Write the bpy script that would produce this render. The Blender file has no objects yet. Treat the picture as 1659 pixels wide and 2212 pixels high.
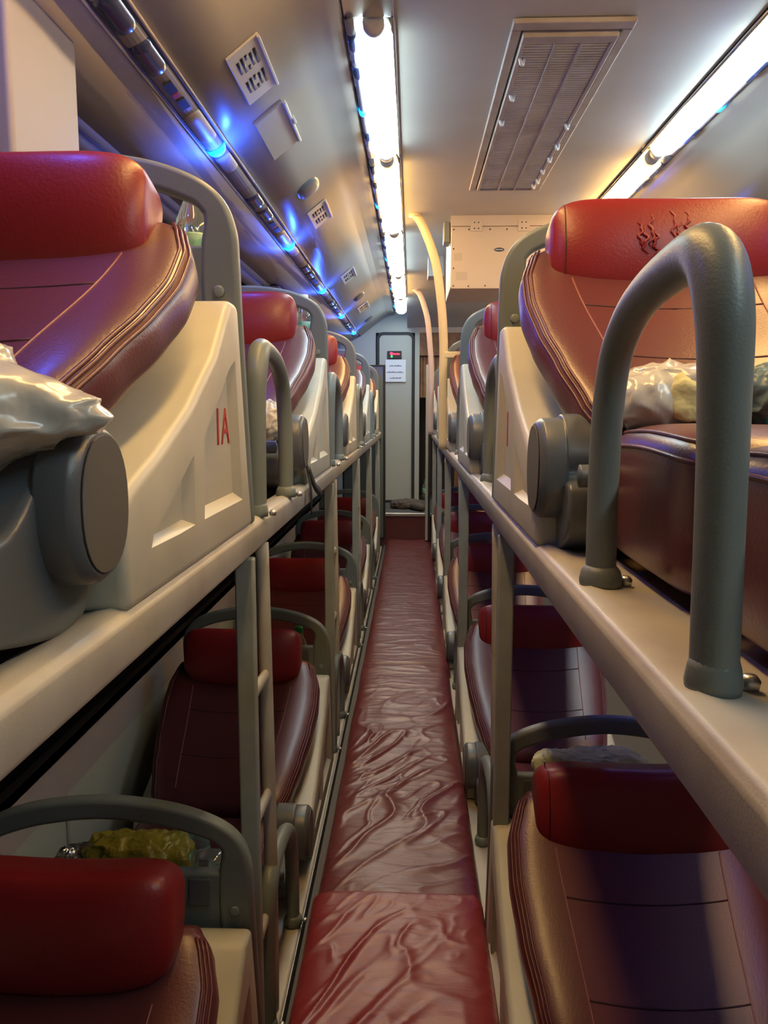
import bpy, bmesh, math, random
from mathutils import Vector, Matrix, noise
random.seed(7)
C = bpy.context.scene
COL = C.collection

# ---------------------------------------------------------------- camera
cd = bpy.data.cameras.new('camera'); cam = bpy.data.objects.new('camera', cd); COL.objects.link(cam)
cd.sensor_fit = 'VERTICAL'; cd.sensor_height = 24.0
cd.lens = 1720.0 / 2212.0 * 24.0
cd.clip_start = 0.02
cam.location = (0, 0, 0)
cam.rotation_euler = (math.radians(90 - 7.289), 0, math.radians(1.965))
C.camera = cam
# ---------------------------------------------------------------- world / exposure
w = bpy.data.worlds.new('world'); C.world = w; w.use_nodes = True
w.node_tree.nodes['Background'].inputs[0].default_value = (0.02, 0.025, 0.04, 1)
w.node_tree.nodes['Background'].inputs[1].default_value = 0.3
C.view_settings.view_transform = 'Standard'; C.view_settings.look = 'None'
C.view_settings.gamma = 1.0; C.view_settings.use_curve_mapping = False
C.view_settings.exposure = -0.25
COLD_E, WARM_E = 29.0, 42.0
COLD = (0.72, 0.93, 1.0); WARM = (1.0, 0.60, 0.20); BLUE = (0.03, 0.12, 1.0)
LED_W = 2.8

# ---------------------------------------------------------------- dimensions (metres, camera at the origin)
ZC = 0.92          # ceiling
ZU = -0.19         # upper deck
ZL = -1.192         # lower deck
XL, XR = -0.26, 0.17   # aisle edges of the two columns
XM = 0.385         # middle of the bus
XW = -0.80
YE = 7.78

# ---------------------------------------------------------------- materials
MATS = {}
def nodes_of(m): return m.node_tree.nodes, m.node_tree.links
def mat(name, col, rough=0.5, metal=0.0, spec=0.5, bump=None, var=None, coat=0.0, alpha=None, trans=0.0, emit=None, estr=0.0, sss=0.0):
    m = bpy.data.materials.new(name); m.use_nodes = True
    N, L = nodes_of(m); b = N['Principled BSDF']
    b.inputs['Base Color'].default_value = (*col, 1); b.inputs['Roughness'].default_value = rough
    b.inputs['Metallic'].default_value = metal; b.inputs['Specular IOR Level'].default_value = spec
    b.inputs['Coat Weight'].default_value = coat; b.inputs['Coat Roughness'].default_value = 0.25
    b.inputs['Transmission Weight'].default_value = trans
    if alpha is not None: b.inputs['Alpha'].default_value = alpha
    if emit: b.inputs['Emission Color'].default_value = (*emit, 1); b.inputs['Emission Strength'].default_value = estr
    tc = N.new('ShaderNodeTexCoord')
    if bump:
        sc, st, dist = bump[:3]
        n = N.new('ShaderNodeTexNoise'); n.inputs['Scale'].default_value = sc; n.inputs['Detail'].default_value = 3
        L.new(tc.outputs['Object'], n.inputs['Vector'])
        bp = N.new('ShaderNodeBump'); bp.inputs['Strength'].default_value = st; bp.inputs['Distance'].default_value = dist
        L.new(n.outputs['Fac'], bp.inputs['Height']); L.new(bp.outputs['Normal'], b.inputs['Normal'])
    if var:
        col2, sc = var
        n = N.new('ShaderNodeTexNoise'); n.inputs['Scale'].default_value = sc; n.inputs['Detail'].default_value = 5
        L.new(tc.outputs['Object'], n.inputs['Vector'])
        r = N.new('ShaderNodeValToRGB'); r.color_ramp.elements[0].position = 0.38; r.color_ramp.elements[1].position = 0.66
        r.color_ramp.elements[0].color = (*col, 1); r.color_ramp.elements[1].color = (*col2, 1)
        L.new(n.outputs['Fac'], r.inputs['Fac']); L.new(r.outputs['Color'], b.inputs['Base Color'])
    MATS[name] = m
    return m
mat('burgundy', (0.115, 0.028, 0.032), 0.36, bump=(260, 0.22, 0.002), coat=0.28)
mat('red_leather', (0.25, 0.016, 0.020), 0.38, bump=(220, 0.2, 0.002), coat=0.12)
mat('stitch', (0.28, 0.10, 0.09), 0.4)
mat('seam', (0.05, 0.012, 0.015), 0.6)
mat('shell', (0.57, 0.56, 0.475), 0.42, bump=(500, 0.12, 0.001), var=((0.49, 0.475, 0.40), 6))
mat('grey_plastic', (0.185, 0.222, 0.222), 0.40, bump=(420, 0.25, 0.001))
mat('grey_dark', (0.115, 0.13, 0.145), 0.32, bump=(420, 0.2, 0.001))
mat('grey_cap', (0.12, 0.115, 0.105), 0.42)
mat('rail', (0.55, 0.53, 0.46), 0.42, bump=(450, 0.15, 0.001), var=((0.46, 0.42, 0.36), 9))
mat('deck', (0.42, 0.30, 0.18), 0.5, var=((0.32, 0.22, 0.14), 5))
mat('post_paint', (0.34, 0.38, 0.36), 0.40, bump=(300, 0.2, 0.001), var=((0.28, 0.31, 0.29), 14))
mat('post_cream', (0.50, 0.48, 0.42), 0.40, var=((0.42, 0.38, 0.32), 10))
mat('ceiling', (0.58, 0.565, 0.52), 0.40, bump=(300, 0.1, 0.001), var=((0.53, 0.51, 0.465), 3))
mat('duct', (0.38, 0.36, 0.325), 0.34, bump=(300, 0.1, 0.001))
mat('cove', (0.50, 0.45, 0.41), 0.5, bump=(300, 0.15, 0.001))
mat('chrome', (0.62, 0.60, 0.58), 0.22, metal=1.0)
mat('alu', (0.62, 0.63, 0.64), 0.32, metal=0.9)
mat('grille', (0.78, 0.77, 0.66), 0.6, var=((0.62, 0.59, 0.49), 7))
mat('grille_frame', (0.55, 0.51, 0.45), 0.45, var=((0.44, 0.39, 0.33), 12))
mat('clip', (0.75, 0.75, 0.75), 0.3)
mat('window_glass', (0.006, 0.008, 0.011), 0.06, spec=0.6)
mat('wall_pale', (0.44, 0.46, 0.40), 0.6, bump=(200, 0.1, 0.001))
mat('wall_pink', (0.40, 0.35, 0.345), 0.6)
mat('rubber', (0.02, 0.022, 0.022), 0.6)
mat('black', (0.012, 0.012, 0.014), 0.5)
mat('blue_lens_off', (0.03, 0.04, 0.10), 0.18, coat=0.5)
mat('strip', (0.24, 0.22, 0.24), 0.5)
mat('bead', (0.36, 0.33, 0.32), 0.5)
mat('trim_dark', (0.17, 0.15, 0.145), 0.6)
mat('floor_m', (0.10, 0.09, 0.085), 0.7)
mat('door_m', (0.42, 0.45, 0.41), 0.45, bump=(300, 0.1, 0.001))
mat('paper', (0.78, 0.82, 0.88), 0.7)
mat('ink', (0.10, 0.11, 0.15), 0.7)
mat('led_red', (0.2, 0, 0), 0.4, emit=(1, 0.02, 0.06), estr=6)
mat('led_green', (0, 0.2, 0), 0.4, emit=(0.05, 0.9, 0.2), estr=1.5)
mat('brown_wood', (0.26, 0.12, 0.045), 0.5, var=((0.16, 0.07, 0.03), 12))
mat('panel_cream', (0.55, 0.47, 0.36), 0.5, bump=(200, 0.08, 0.001))
mat('panel_tape', (0.47, 0.40, 0.31), 0.4)
mat('pillar_m', (0.36, 0.33, 0.29), 0.55, bump=(300, 0.1, 0.001))
mat('pole_y', (0.72, 0.60, 0.34), 0.35)
mat('pole_p', (0.55, 0.44, 0.42), 0.35)
mat('stencil_red', (0.45, 0.04, 0.03), 0.6)
mat('bag_white', (0.62, 0.62, 0.57), 0.2, coat=0.5, bump=(26, 0.3, 0.01))
mat('bag_clear', (0.85, 0.85, 0.83), 0.12, trans=0.55, coat=0.5)
mat('cloth_yellow', (0.80, 0.76, 0.36), 0.5, bump=(25, 0.5, 0.02))
mat('cloth_green', (0.02, 0.30, 0.09), 0.5, bump=(25, 0.5, 0.02))
mat('cloth_teal', (0.14, 0.22, 0.24), 0.35, bump=(25, 0.6, 0.02))
mat('yellow_pack', (0.36, 0.33, 0.05), 0.28, bump=(30, 0.7, 0.02), coat=0.4)
mat('bottle_plastic', (0.80, 0.92, 0.90), 0.06, trans=0.9)
mat('bottle_label', (0.10, 0.42, 0.32), 0.4, var=((0.45, 0.75, 0.62), 60))
mat('cap_green', (0.01, 0.22, 0.07), 0.35)
mat('cap_white', (0.7, 0.7, 0.68), 0.35)
mat('foil', (0.75, 0.75, 0.76), 0.2, metal=0.9, bump=(40, 0.8, 0.02))
mat('strap', (0.008, 0.008, 0.009), 0.55)
mat('orange_wood', (0.55, 0.30, 0.10), 0.45)
mat('glass_panel', (0.16, 0.20, 0.21), 0.15, alpha=0.75)
mat('cold_tube', (0.9, 0.9, 0.9), 0.4, emit=COLD, estr=COLD_E)
mat('warm_tube', (0.9, 0.9, 0.9), 0.4, emit=WARM, estr=WARM_E)
mat('blue_lamp', (0.1, 0.3, 0.9), 0.3, emit=(0.0, 0.42, 1.0), estr=3.0)
mat('dim_lens', (0.38, 0.35, 0.35), 0.45)
mat('cloth_dark', (0.11, 0.085, 0.07), 0.8, bump=(30, 0.5, 0.02))
mat('teal_trim', (0.10, 0.22, 0.22), 0.5)
# the vinyl of the aisle mattress: gloss broken up by fine creases
def vinyl(name, col):
    m = mat(name, col, 0.38, coat=0.15)
    N, L = nodes_of(m); b = N['Principled BSDF']
    tc = N.new('ShaderNodeTexCoord'); mp = N.new('ShaderNodeMapping'); mp.inputs['Scale'].default_value = (7, 26, 1)
    L.new(tc.outputs['Object'], mp.inputs['Vector'])
    n = N.new('ShaderNodeTexNoise'); n.inputs['Scale'].default_value = 1.6; n.inputs['Detail'].default_value = 6; n.inputs['Distortion'].default_value = 0.6
    L.new(mp.outputs['Vector'], n.inputs['Vector'])
    bp = N.new('ShaderNodeBump'); bp.inputs['Strength'].default_value = 0.35; bp.inputs['Distance'].default_value = 0.01
    L.new(n.outputs['Fac'], bp.inputs['Height']); L.new(bp.outputs['Normal'], b.inputs['Normal'])
    return m
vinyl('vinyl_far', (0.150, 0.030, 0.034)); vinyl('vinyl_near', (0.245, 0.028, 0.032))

# ---------------------------------------------------------------- helpers
def finish(name, bm, m, parent=None, smooth=True, bevel=None, sub=0, keep=False):
    bmesh.ops.recalc_face_normals(bm, faces=bm.faces)
    me = bpy.data.meshes.new(name); bm.to_mesh(me); bm.free()
    if smooth: me.polygons.foreach_set('use_smooth', [True] * len(me.polygons))
    me.materials.append(MATS[m])
    o = bpy.data.objects.new(name, me); COL.objects.link(o)
    if parent is not None: o.parent = parent
    if bevel:
        md = o.modifiers.new('bevel', 'BEVEL'); md.width = bevel; md.segments = 3; md.limit_method = 'ANGLE'; md.angle_limit = math.radians(32)
        md.harden_normals = True
    if sub:
        md = o.modifiers.new('sub', 'SUBSURF'); md.levels = sub; md.render_levels = sub
    return o
def tag(o, label, cat, group=None, kind=None):
    o['label'] = label
    if cat: o['category'] = cat
    if group: o['group'] = group
    if kind: o['kind'] = kind
    return o
def struct(o): o['kind'] = 'structure'; return o
def thing(name, label, cat, loc, group=None, rotz=0):
    o = bpy.data.objects.new(name, None); COL.objects.link(o); o.location = loc; o.rotation_euler = (0, 0, rotz)
    o.empty_display_size = 0.05
    return tag(o, label, cat, group)
def kids(o): return [x for x in bpy.data.objects if x.parent == o]
def dup(root, loc, label, group=None):
    def cp(o, par):
        c = o.copy(); COL.objects.link(c)
        if par is not None: c.parent = par
        for ch in kids(o): cp(ch, c)
        return c
    r = cp(root, None); r.location = loc; r['label'] = label
    if group: r['group'] = group
    return r
def box(bm, x0, x1, y0, y1, z0, z1):
    v = [bm.verts.new((x, y, z)) for x in (x0, x1) for y in (y0, y1) for z in (z0, z1)]
    for f in ((0, 1, 3, 2), (4, 6, 7, 5), (0, 4, 5, 1), (2, 3, 7, 6), (0, 2, 6, 4), (1, 5, 7, 3)):
        bm.faces.new([v[i] for i in f])
def boxo(name, m, parent, *a, bevel=0.004):
    bm = bmesh.new(); box(bm, *a); return finish(name, bm, m, parent, smooth=bool(bevel), bevel=bevel)
def prism_x(bm, prof, x0, x1):
    """closed (y,z) profile extruded in x"""
    a = [bm.verts.new((x0, y, z)) for y, z in prof]; b = [bm.verts.new((x1, y, z)) for y, z in prof]
    n = len(prof)
    for i in range(n): bm.faces.new((a[i], a[(i + 1) % n], b[(i + 1) % n], b[i]))
    bm.faces.new(a); bm.faces.new(list(reversed(b)))
def prism_y(bm, prof, y0, y1):
    """closed (x,z) profile extruded in y"""
    a = [bm.verts.new((x, y0, z)) for x, z in prof]; b = [bm.verts.new((x, y1, z)) for x, z in prof]
    n = len(prof)
    for i in range(n): bm.faces.new((a[i], a[(i + 1) % n], b[(i + 1) % n], b[i]))
    bm.faces.new(a); bm.faces.new(list(reversed(b)))
def smooth_path(pts, k=8):
    P = [Vector(p) for p in pts]; out = []
    for i in range(len(P) - 1):
        p0 = P[max(i - 1, 0)]; p1 = P[i]; p2 = P[i + 1]; p3 = P[min(i + 2, len(P) - 1)]
        for j in range(k):
            t = j / k
            out.append(0.5 * ((2 * p1) + (-p0 + p2) * t + (2 * p0 - 5 * p1 + 4 * p2 - p3) * t * t + (-p0 + 3 * p1 - 3 * p2 + p3) * t ** 3))
    out.append(P[-1]); return out
def tube(bm, path, ra, rb=None, ref=(1, 0, 0), n=12, taper=None, cap=True):
    """sweep an ellipse; ra is the radius along ref, rb across it"""
    rb = ra if rb is None else rb; ref = Vector(ref); rings = []
    for i, p in enumerate(path):
        t = (path[min(i + 1, len(path) - 1)] - path[max(i - 1, 0)]).normalized()
        a = ref - t * ref.dot(t)
        if a.length < 1e-4: a = Vector((0, 0, 1)) - t * t.z
        a.normalize(); b = t.cross(a)
        s = taper(i / (len(path) - 1)) if taper else 1.0
        rings.append([bm.verts.new(p + (a * math.cos(q) * ra + b * math.sin(q) * rb) * s) for q in [2 * math.pi * k / n for k in range(n)]])
    for r0, r1 in zip(rings, rings[1:]):
        for k in range(n): bm.faces.new((r0[k], r0[(k + 1) % n], r1[(k + 1) % n], r1[k]))
    if cap: bm.faces.new(rings[0]); bm.faces.new(list(reversed(rings[-1])))
def lathe(bm, prof, c, axis='Z', n=20):
    """prof = [(radius, height)]"""
    c = Vector(c); rings = []
    for r, h in prof:
        ring = []
        for k in range(n):
            a = 2 * math.pi * k / n; u, v = r * math.cos(a), r * math.sin(a)
            ring.append(bm.verts.new(c + Vector({'Z': (u, v, h), 'X': (h, u, v), 'Y': (u, h, v)}[axis])))
        rings.append(ring)
    for r0, r1 in zip(rings, rings[1:]):
        for k in range(n): bm.faces.new((r0[k], r0[(k + 1) % n], r1[(k + 1) % n], r1[k]))
    bm.faces.new(rings[0]); bm.faces.new(list(reversed(rings[-1])))
def spow(v, e): return math.copysign(abs(v) ** e, v)
def pillow(bm, c, s, e1=0.35, e2=0.35, rot=None, fn=None, nu=36, nv=22):
    """superellipsoid: c centre, s half sizes, fn(p)->p local deformation before rotation"""
    c = Vector(c); rings = []
    for j in range(1, nv):
        ph = -math.pi / 2 + math.pi * j / nv; ring = []
        for i in range(nu):
            th = 2 * math.pi * i / nu
            p = Vector((s[0] * spow(math.cos(ph), e1) * spow(math.cos(th), e2), s[1] * spow(math.cos(ph), e1) * spow(math.sin(th), e2), s[2] * spow(math.sin(ph), e1)))
            if fn: p = fn(p)
            if rot: p = rot @ p
            ring.append(bm.verts.new(c + p))
        rings.append(ring)
    for r0, r1 in zip(rings, rings[1:]):
        for k in range(nu): bm.faces.new((r0[k], r0[(k + 1) % nu], r1[(k + 1) % nu], r1[k]))
    for r, z in ((rings[0], -s[2]), (rings[-1], s[2])):
        p = Vector((0, 0, z)); p = fn(p) if fn else p; p = rot @ p if rot else p
        v = bm.verts.new(c + p)
        for k in range(nu): bm.faces.new((r[k], r[(k + 1) % nu], v))
def se_solve(a, b, ea):
    """third coordinate (0..1) helper of the superellipsoid"""
    return max(0.0, a - b) ** ea
def se_y(x, z, s, e1, e2):
    k = max(0.0, 1 - abs(z / s[2]) ** (2 / e1)) ** (e1 / e2); return s[1] * se_solve(k, abs(x / s[0]) ** (2 / e2), e2 / 2)
def se_x(y, z, s, e1, e2):
    k = max(0.0, 1 - abs(z / s[2]) ** (2 / e1)) ** (e1 / e2); return s[0] * se_solve(k, abs(y / s[1]) ** (2 / e2), e2 / 2)
def baked(o):
    """apply modifiers of o (used for the boolean pockets) and return a clean object of the same name"""
    dg = bpy.context.evaluated_depsgraph_get(); me = bpy.data.meshes.new_from_object(o.evaluated_get(dg))
    o.modifiers.clear(); o.data = me; return o

# ================================================================ THE SETTING
def poly_strip(name, prof, y0, y1, m, thick=0.0, ny=1):
    """open (x,z) profile swept along y"""
    bm = bmesh.new(); rows = []
    for j in range(ny + 1):
        y = y0 + (y1 - y0) * j / ny
        rows.append([bm.verts.new((x, y, z)) for x, z in prof])
    for a, b in zip(rows, rows[1:]):
        for k in range(len(prof) - 1): bm.faces.new((a[k], a[k + 1], b[k + 1], b[k]))
    o = finish(name, bm, m)
    if thick:
        md = o.modifiers.new('s', 'SOLIDIFY'); md.thickness = thick; md.offset = 0
    return struct(o)
Y0 = -1.6
FXL = (-0.163, -0.045); FXR = (2 * XM + 0.045, 2 * XM + 0.163)
# flat middle of the ceiling, then curving down at the very back
cl = boxo('ceiling', 'ceiling', None, FXL[1], FXR[0], Y0, 6.35, ZC, ZC + 0.03, bevel=None); struct(cl)
bm = bmesh.new(); pr = [(6.35, ZC)]
for i in range(1, 9): pr.append((6.35 + 1.45 * i / 8, ZC - 0.14 * (i / 8) ** 1.6))
prism_x(bm, pr + [(7.8, ZC + 0.05), (6.35, ZC + 0.05)], -0.045, FXR[0]); struct(finish('ceiling', bm, 'ceiling', smooth=False))
DP = [(-0.163, ZC), (-0.172, 0.905), (-0.20, 0.903), (-0.235, 0.895), (-0.27, 0.875), (-0.38, 0.792), (-0.49, 0.705)]
def mirror(p): return [(2 * XM - x, z) for x, z in p]
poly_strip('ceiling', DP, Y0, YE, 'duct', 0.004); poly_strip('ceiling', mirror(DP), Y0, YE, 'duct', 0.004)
CP = [(-0.552, 0.676), (-0.70, 0.668), (-0.755, 0.660)]
poly_strip('trim_1', CP, Y0, YE, 'cove', 0.006); poly_strip('trim_2', mirror(CP), Y0, YE, 'cove', 0.006)
TP = [(-0.755, 0.660), (-0.775, 0.650), (-0.778, 0.640), (-0.772, 0.634), (-0.80, 0.600)]
poly_strip('trim_3', TP, Y0, YE, 'trim_dark', 0.006); poly_strip('trim_4', mirror(TP), Y0, YE, 'trim_dark', 0.006)
for nm, x, sg in (('left', XW, 1), ('right', 2 * XM - XW, -1)):
    # upper wall below the upper window, wall between decks, lower wall
    for z0, z1, m in ((0.02, 0.14, 'wall_pale'), (-0.30, 0.02, 'wall_pale'), (-0.89, -0.765, 'wall_pink'), (-1.35, -0.89, 'wall_pale')):
        struct(boxo('wall_' + nm, m, None, *sorted((x, x - sg * 0.03)), Y0, YE, z0, z1, bevel=None))
    for i, (z0, z1) in enumerate(((0.14, 0.61), (-0.765, -0.30))):
        n = (1 if sg > 0 else 3) + i
        struct(boxo('window_%d' % n, 'window_glass', None, *sorted((x - sg * 0.022, x - sg * 0.03)), Y0, YE, z0, z1, bevel=None))
    # aluminium edge of the lower window
    struct(boxo('trim_%d' % (5 if sg > 0 else 6), 'rubber', None, *sorted((x, x - sg * 0.022)), Y0, YE, -0.79, -0.745, bevel=None))
# joints in the lower wall
for y in (0.35, 1.72, 3.0, 4.3):
    struct(boxo('trim_7', 'wall_pink', None, XW, XW + 0.004, y, y + 0.012, -1.3, -0.89, bevel=None))
struct(boxo('floor', 'floor_m', None, XW, 2 * XM - XW, Y0, 6.95, -1.36, -1.33, bevel=None))
struct(boxo('wall_front', 'wall_pale', None, XW, 2 * XM - XW, Y0 - 0.03, Y0, -1.36, ZC + 0.03, bevel=None))
# lower deck plinths and their metal kick strips
struct(boxo('trim_8', 'rail', None, XW, XL + 0.005, Y0, 6.95, -1.33, ZL, bevel=0.006))
struct(boxo('trim_9', 'rail', None, XR - 0.005, 0.64, Y0, 6.95, -1.33, ZL, bevel=0.006))
struct(boxo('trim_10', 'alu', None, XL + 0.005, XL + 0.010, Y0, 6.95, -1.33, ZL - 0.004, bevel=0.003))
struct(boxo('trim_11', 'alu', None, XR - 0.0, XR + 0.006, Y0, 6.95, -1.33, ZL + 0.004, bevel=0.002))
# raised rear floor with bright nosing
struct(boxo('floor', 'floor_m', None, XW, 2 * XM - XW, 6.99, YE + 1.1, -0.93, -0.90, bevel=None))
struct(boxo('wall_step', 'burgundy', None, -0.26, 0.19, 6.95, 6.99, -1.33, -0.925, bevel=None))
struct(boxo('trim_12', 'alu', None, -0.24, 0.18, 6.935, 7.0, -0.925, -0.898, bevel=0.004))

# rear wall with the washroom door
bm = bmesh.new(); box(bm, XW, -0.345, YE, YE + 0.04, -0.9, 0.95); box(bm, -0.345, 0.03, YE, YE + 0.04, 0.735, 0.95); box(bm, 0.03, 0.075, YE - 0.01, YE + 0.04, -0.9, 0.95)
struct(finish('wall_back', bm, 'door_m', smooth=False))
struct(boxo('wall_back', 'brown_wood', None, 0.075, 2 * XM - XW, YE, YE + 0.04, 0.52, 0.95, bevel=None))
struct(boxo('wall_back', 'panel_cream', None, 0.075, 2 * XM - XW, YE - 0.01, YE, 0.735, 0.80, bevel=None))
struct(boxo('wall_back', 'brown_wood', None, 0.42, 2 * XM - XW, YE, YE + 0.04, -0.9, 0.52, bevel=None))
struct(boxo('wall_niche', 'floor_m', None, 0.075, 0.45, YE + 1.0, YE + 1.04, -0.9, 0.8, bevel=None))
struct(boxo('wall_niche', 'floor_m', None, 0.42, 0.45, YE + 0.04, YE + 1.0, -0.9, 0.8, bevel=None))
struct(boxo('wall_niche', 'floor_m', None, 0.045, 0.075, YE + 0.04, YE + 1.0, -0.9, 0.8, bevel=None))
dr = thing('door_1', 'pale green grey washroom door with dark rubber seal at the back', None, (-0.15, YE, -0.88)); del dr['label']; dr['kind'] = 'structure'
boxo('door_leaf', 'door_m', dr, -0.165, 0.155, -0.01, 0.01, 0.0, 1.60, bevel=0.004)
def rr(x0, x1, z0, z1, r, n=5):
    P = []
    for cx, cz, a0 in ((x1 - r, z1 - r, 0), (x0 + r, z1 - r, 90), (x0 + 0.003, z0 + 0.003, 180), (x1 - 0.003, z0 + 0.003, 270)):
        q = r if a0 < 100 else 0.003
        for i in range(n + 1):
            a = math.radians(a0 + 90 * i / n); P.append((cx + q * math.cos(a), cz + q * math.sin(a)))
    return P
bm = bmesh.new(); A = rr(-0.185, 0.175, -0.02, 1.62, 0.06); B = rr(-0.160, 0.150, 0.005, 1.595, 0.045)
va = [bm.verts.new((x, -0.022, z)) for x, z in A]; vb = [bm.verts.new((x, -0.022, z)) for x, z in B]
for i in range(len(A)): bm.faces.new((va[i], va[(i + 1) % len(A)], vb[(i + 1) % len(A)], vb[i]))
o = finish('door_seal', bm, 'rubber', dr, smooth=False); md = o.modifiers.new('s', 'SOLIDIFY'); md.thickness = 0.02
bm = bmesh.new(); tube(bm, smooth_path([(-0.125, -0.012, 0.72), (-0.125, -0.045, 0.75), (-0.125, -0.045, 0.81), (-0.125, -0.012, 0.84)]), 0.009); finish('door_handle', bm, 'black', dr)

# ================================================================ CEILING FITTINGS
def light_fixture(y0, y1, warm, x0, x1, label, lit=True):
    t = thing('ceiling_light', label, 'light', ((x0 + x1) / 2, (y0 + y1) / 2, ZC), 'tube lights in the two ceiling troughs')
    h = (y1 - y0) / 2; w_ = (x1 - x0) / 2; s = 1 if x0 < XM else -1
    # chrome trough (open downward)
    P = [(-w_, -0.006), (-w_ + 0.004, -0.012)]
    for i in range(9):
        a = math.pi - math.pi * i / 8; P.append(((w_ - 0.008) * math.cos(a), -0.004 + 0.030 * math.sin(a)))
    P += [(w_ - 0.004, -0.012), (w_, -0.006)]
    bm = bmesh.new(); a = [bm.verts.new((x, -h, z)) for x, z in P]; b = [bm.verts.new((x, h, z)) for x, z in P]
    for i in range(len(P) - 1): bm.faces.new((a[i], a[i + 1], b[i + 1], b[i]))
    o = finish('reflector', bm, 'chrome', t); md = o.modifiers.new('s', 'SOLIDIFY'); md.thickness = 0.003; md.offset = 1
    # tube with diffuser
    bm = bmesh.new(); lathe(bm, [(0.004, -h + 0.065), (0.033, -h + 0.075), (0.033, h - 0.075), (0.004, h - 0.065)], (0, 0, 0), 'Y', 20)
    for v in bm.verts: v.co.x = v.co.x * 1.42 + 0.006 * s; v.co.z = v.co.z * 0.95 - 0.014
    finish('tube', bm, ('warm_tube' if warm else 'cold_tube') if lit else 'dim_lens', t)
    for e in (-1, 1):
        bm = bmesh.new(); lathe(bm, [(0.014, -0.020), (0.026, -0.018), (0.026, 0.018), (0.014, 0.020)], (0.010 * s, e * (h - 0.03), -0.014), 'Y', 18)
        finish('end_cap', bm, 'grille_frame', t)
    # narrow edge strip with dark covers and a small blue lamp
    bm = bmesh.new(); tube(bm, [Vector((-s * (w_ - 0.012), -h, -0.014)), Vector((-s * (w_ - 0.012), h, -0.014))], 0.011, 0.010, n=10); finish('edge_strip', bm, 'strip', t)
    for k, (a0, a1) in enumerate(((0.06, 0.20), (0.24, 0.36), (0.74, 0.86))):
        bm = bmesh.new(); tube(bm, [Vector((-s * (w_ - 0.012), -h + 2 * h * a0, -0.016)), Vector((-s * (w_ - 0.012), -h + 2 * h * a1, -0.016))], 0.013, 0.012, n=12)
        finish('strip_cover', bm, 'blue_lens_off', t)
    bm = bmesh.new(); lathe(bm, [(0.004, -0.016), (0.0135, -0.012), (0.0135, 0.012), (0.004, 0.016)], (-s * (w_ - 0.012), h * 0.12, -0.017), 'Y', 12)
    finish('blue_lamp', bm, 'blue_lamp', t)
    return t
SEG = [(-0.50, 0.50, 0), (0.52, 1.72, 1), (1.99, 3.00, 0), (3.02, 4.20, 1), (4.22, 5.50, 0), (5.52, 6.55, 1), (6.57, 7.55, 0)]
PL = ['nearest', 'second', 'third', 'fourth', 'fifth', 'sixth', 'seventh']
for i, (a, b, wm) in enumerate(SEG):
    c = 'warm yellow' if wm else 'cold white'
    light_fixture(a, b, wm, FXL[0], FXL[1], ('' if i else 'unlit ') + '%s tube light in the trough over the left aisle, %s from the camera' % (c, PL[i]), lit=i > 0)
    light_fixture(a, b, wm, FXR[0], FXR[1], '%s tube light in the trough at upper right, %s from the camera' % (c, PL[i]))
struct(boxo('trim_13', 'chrome', None, FXL[0], FXL[1], 1.72, 1.99, ZC - 0.01, ZC + 0.01, bevel=0.003))
struct(boxo('trim_14', 'chrome', None, FXR[0], FXR[1], 1.72, 1.99, ZC - 0.01, ZC + 0.01, bevel=0.003))

# air return grille in the middle of the ceiling
VX0, VX1, VY0, VY1 = 0.236, 0.528, 2.02, 3.48
vt = thing('ceiling_grille', 'long cream air return grille in the middle of the ceiling with broken clips', 'vent', ((VX0 + VX1) / 2, (VY0 + VY1) / 2, ZC))
hx, hy = (VX1 - VX0) / 2, (VY1 - VY0) / 2
bm = bmesh.new()
for a in ((-hx, hx, -hy, -hy + 0.04), (-hx, hx, hy - 0.03, hy), (-hx, -hx + 0.025, -hy + 0.04, hy - 0.03), (hx - 0.025, hx, -hy + 0.04, hy - 0.03)): box(bm, *a, -0.014, -0.001)
finish('outer_frame', bm, 'grille_frame', vt, bevel=0.004)
bm = bmesh.new()
for a in ((-hx + 0.03, hx - 0.03, -hy + 0.05, -hy + 0.085), (-hx + 0.03, -hx + 0.042, -hy + 0.085, hy - 0.04), (hx - 0.042, hx - 0.03, -hy + 0.085, hy - 0.04), (-hx + 0.042, hx - 0.042, hy - 0.05, hy - 0.04)): box(bm, *a, -0.024, -0.001)
finish('inner_frame', bm, 'grille_frame', vt, bevel=0.003)
boxo('backing', 'grille', vt, -hx + 0.042, hx - 0.042, -hy + 0.085, hy - 0.05, -0.004, -0.001, bevel=None)
bm = bmesh.new(); y = -hy + 0.09
while y < hy - 0.055:
    box(bm, -hx + 0.043, hx - 0.043, y, y + 0.0105, -0.018, -0.003); y += 0.0150
o = finish('slats', bm, 'grille', vt, smooth=False)
for x in (-0.030, 0.034):
    boxo('rib', 'grille_frame', vt, x - 0.003, x + 0.003, -hy + 0.085, hy - 0.05, -0.026, -0.004, bevel=0.001)
for x, y in ((-0.105, -0.56), (-0.100, -0.32), (-0.108, -0.12), (0.103, -0.08), (0.108, 0.12), (0.106, 0.26), (0.104, 0.40), (0.106, 0.53), (0.100, 0.60)):
    bm = bmesh.new(); tube(bm, smooth_path([(x - 0.004, y, -0.018), (x, y, -0.034), (x + 0.006, y + 0.006, -0.036), (x + 0.01, y + 0.008, -0.018)], 4), 0.004, n=6); finish('clip', bm, 'clip', vt)

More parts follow.
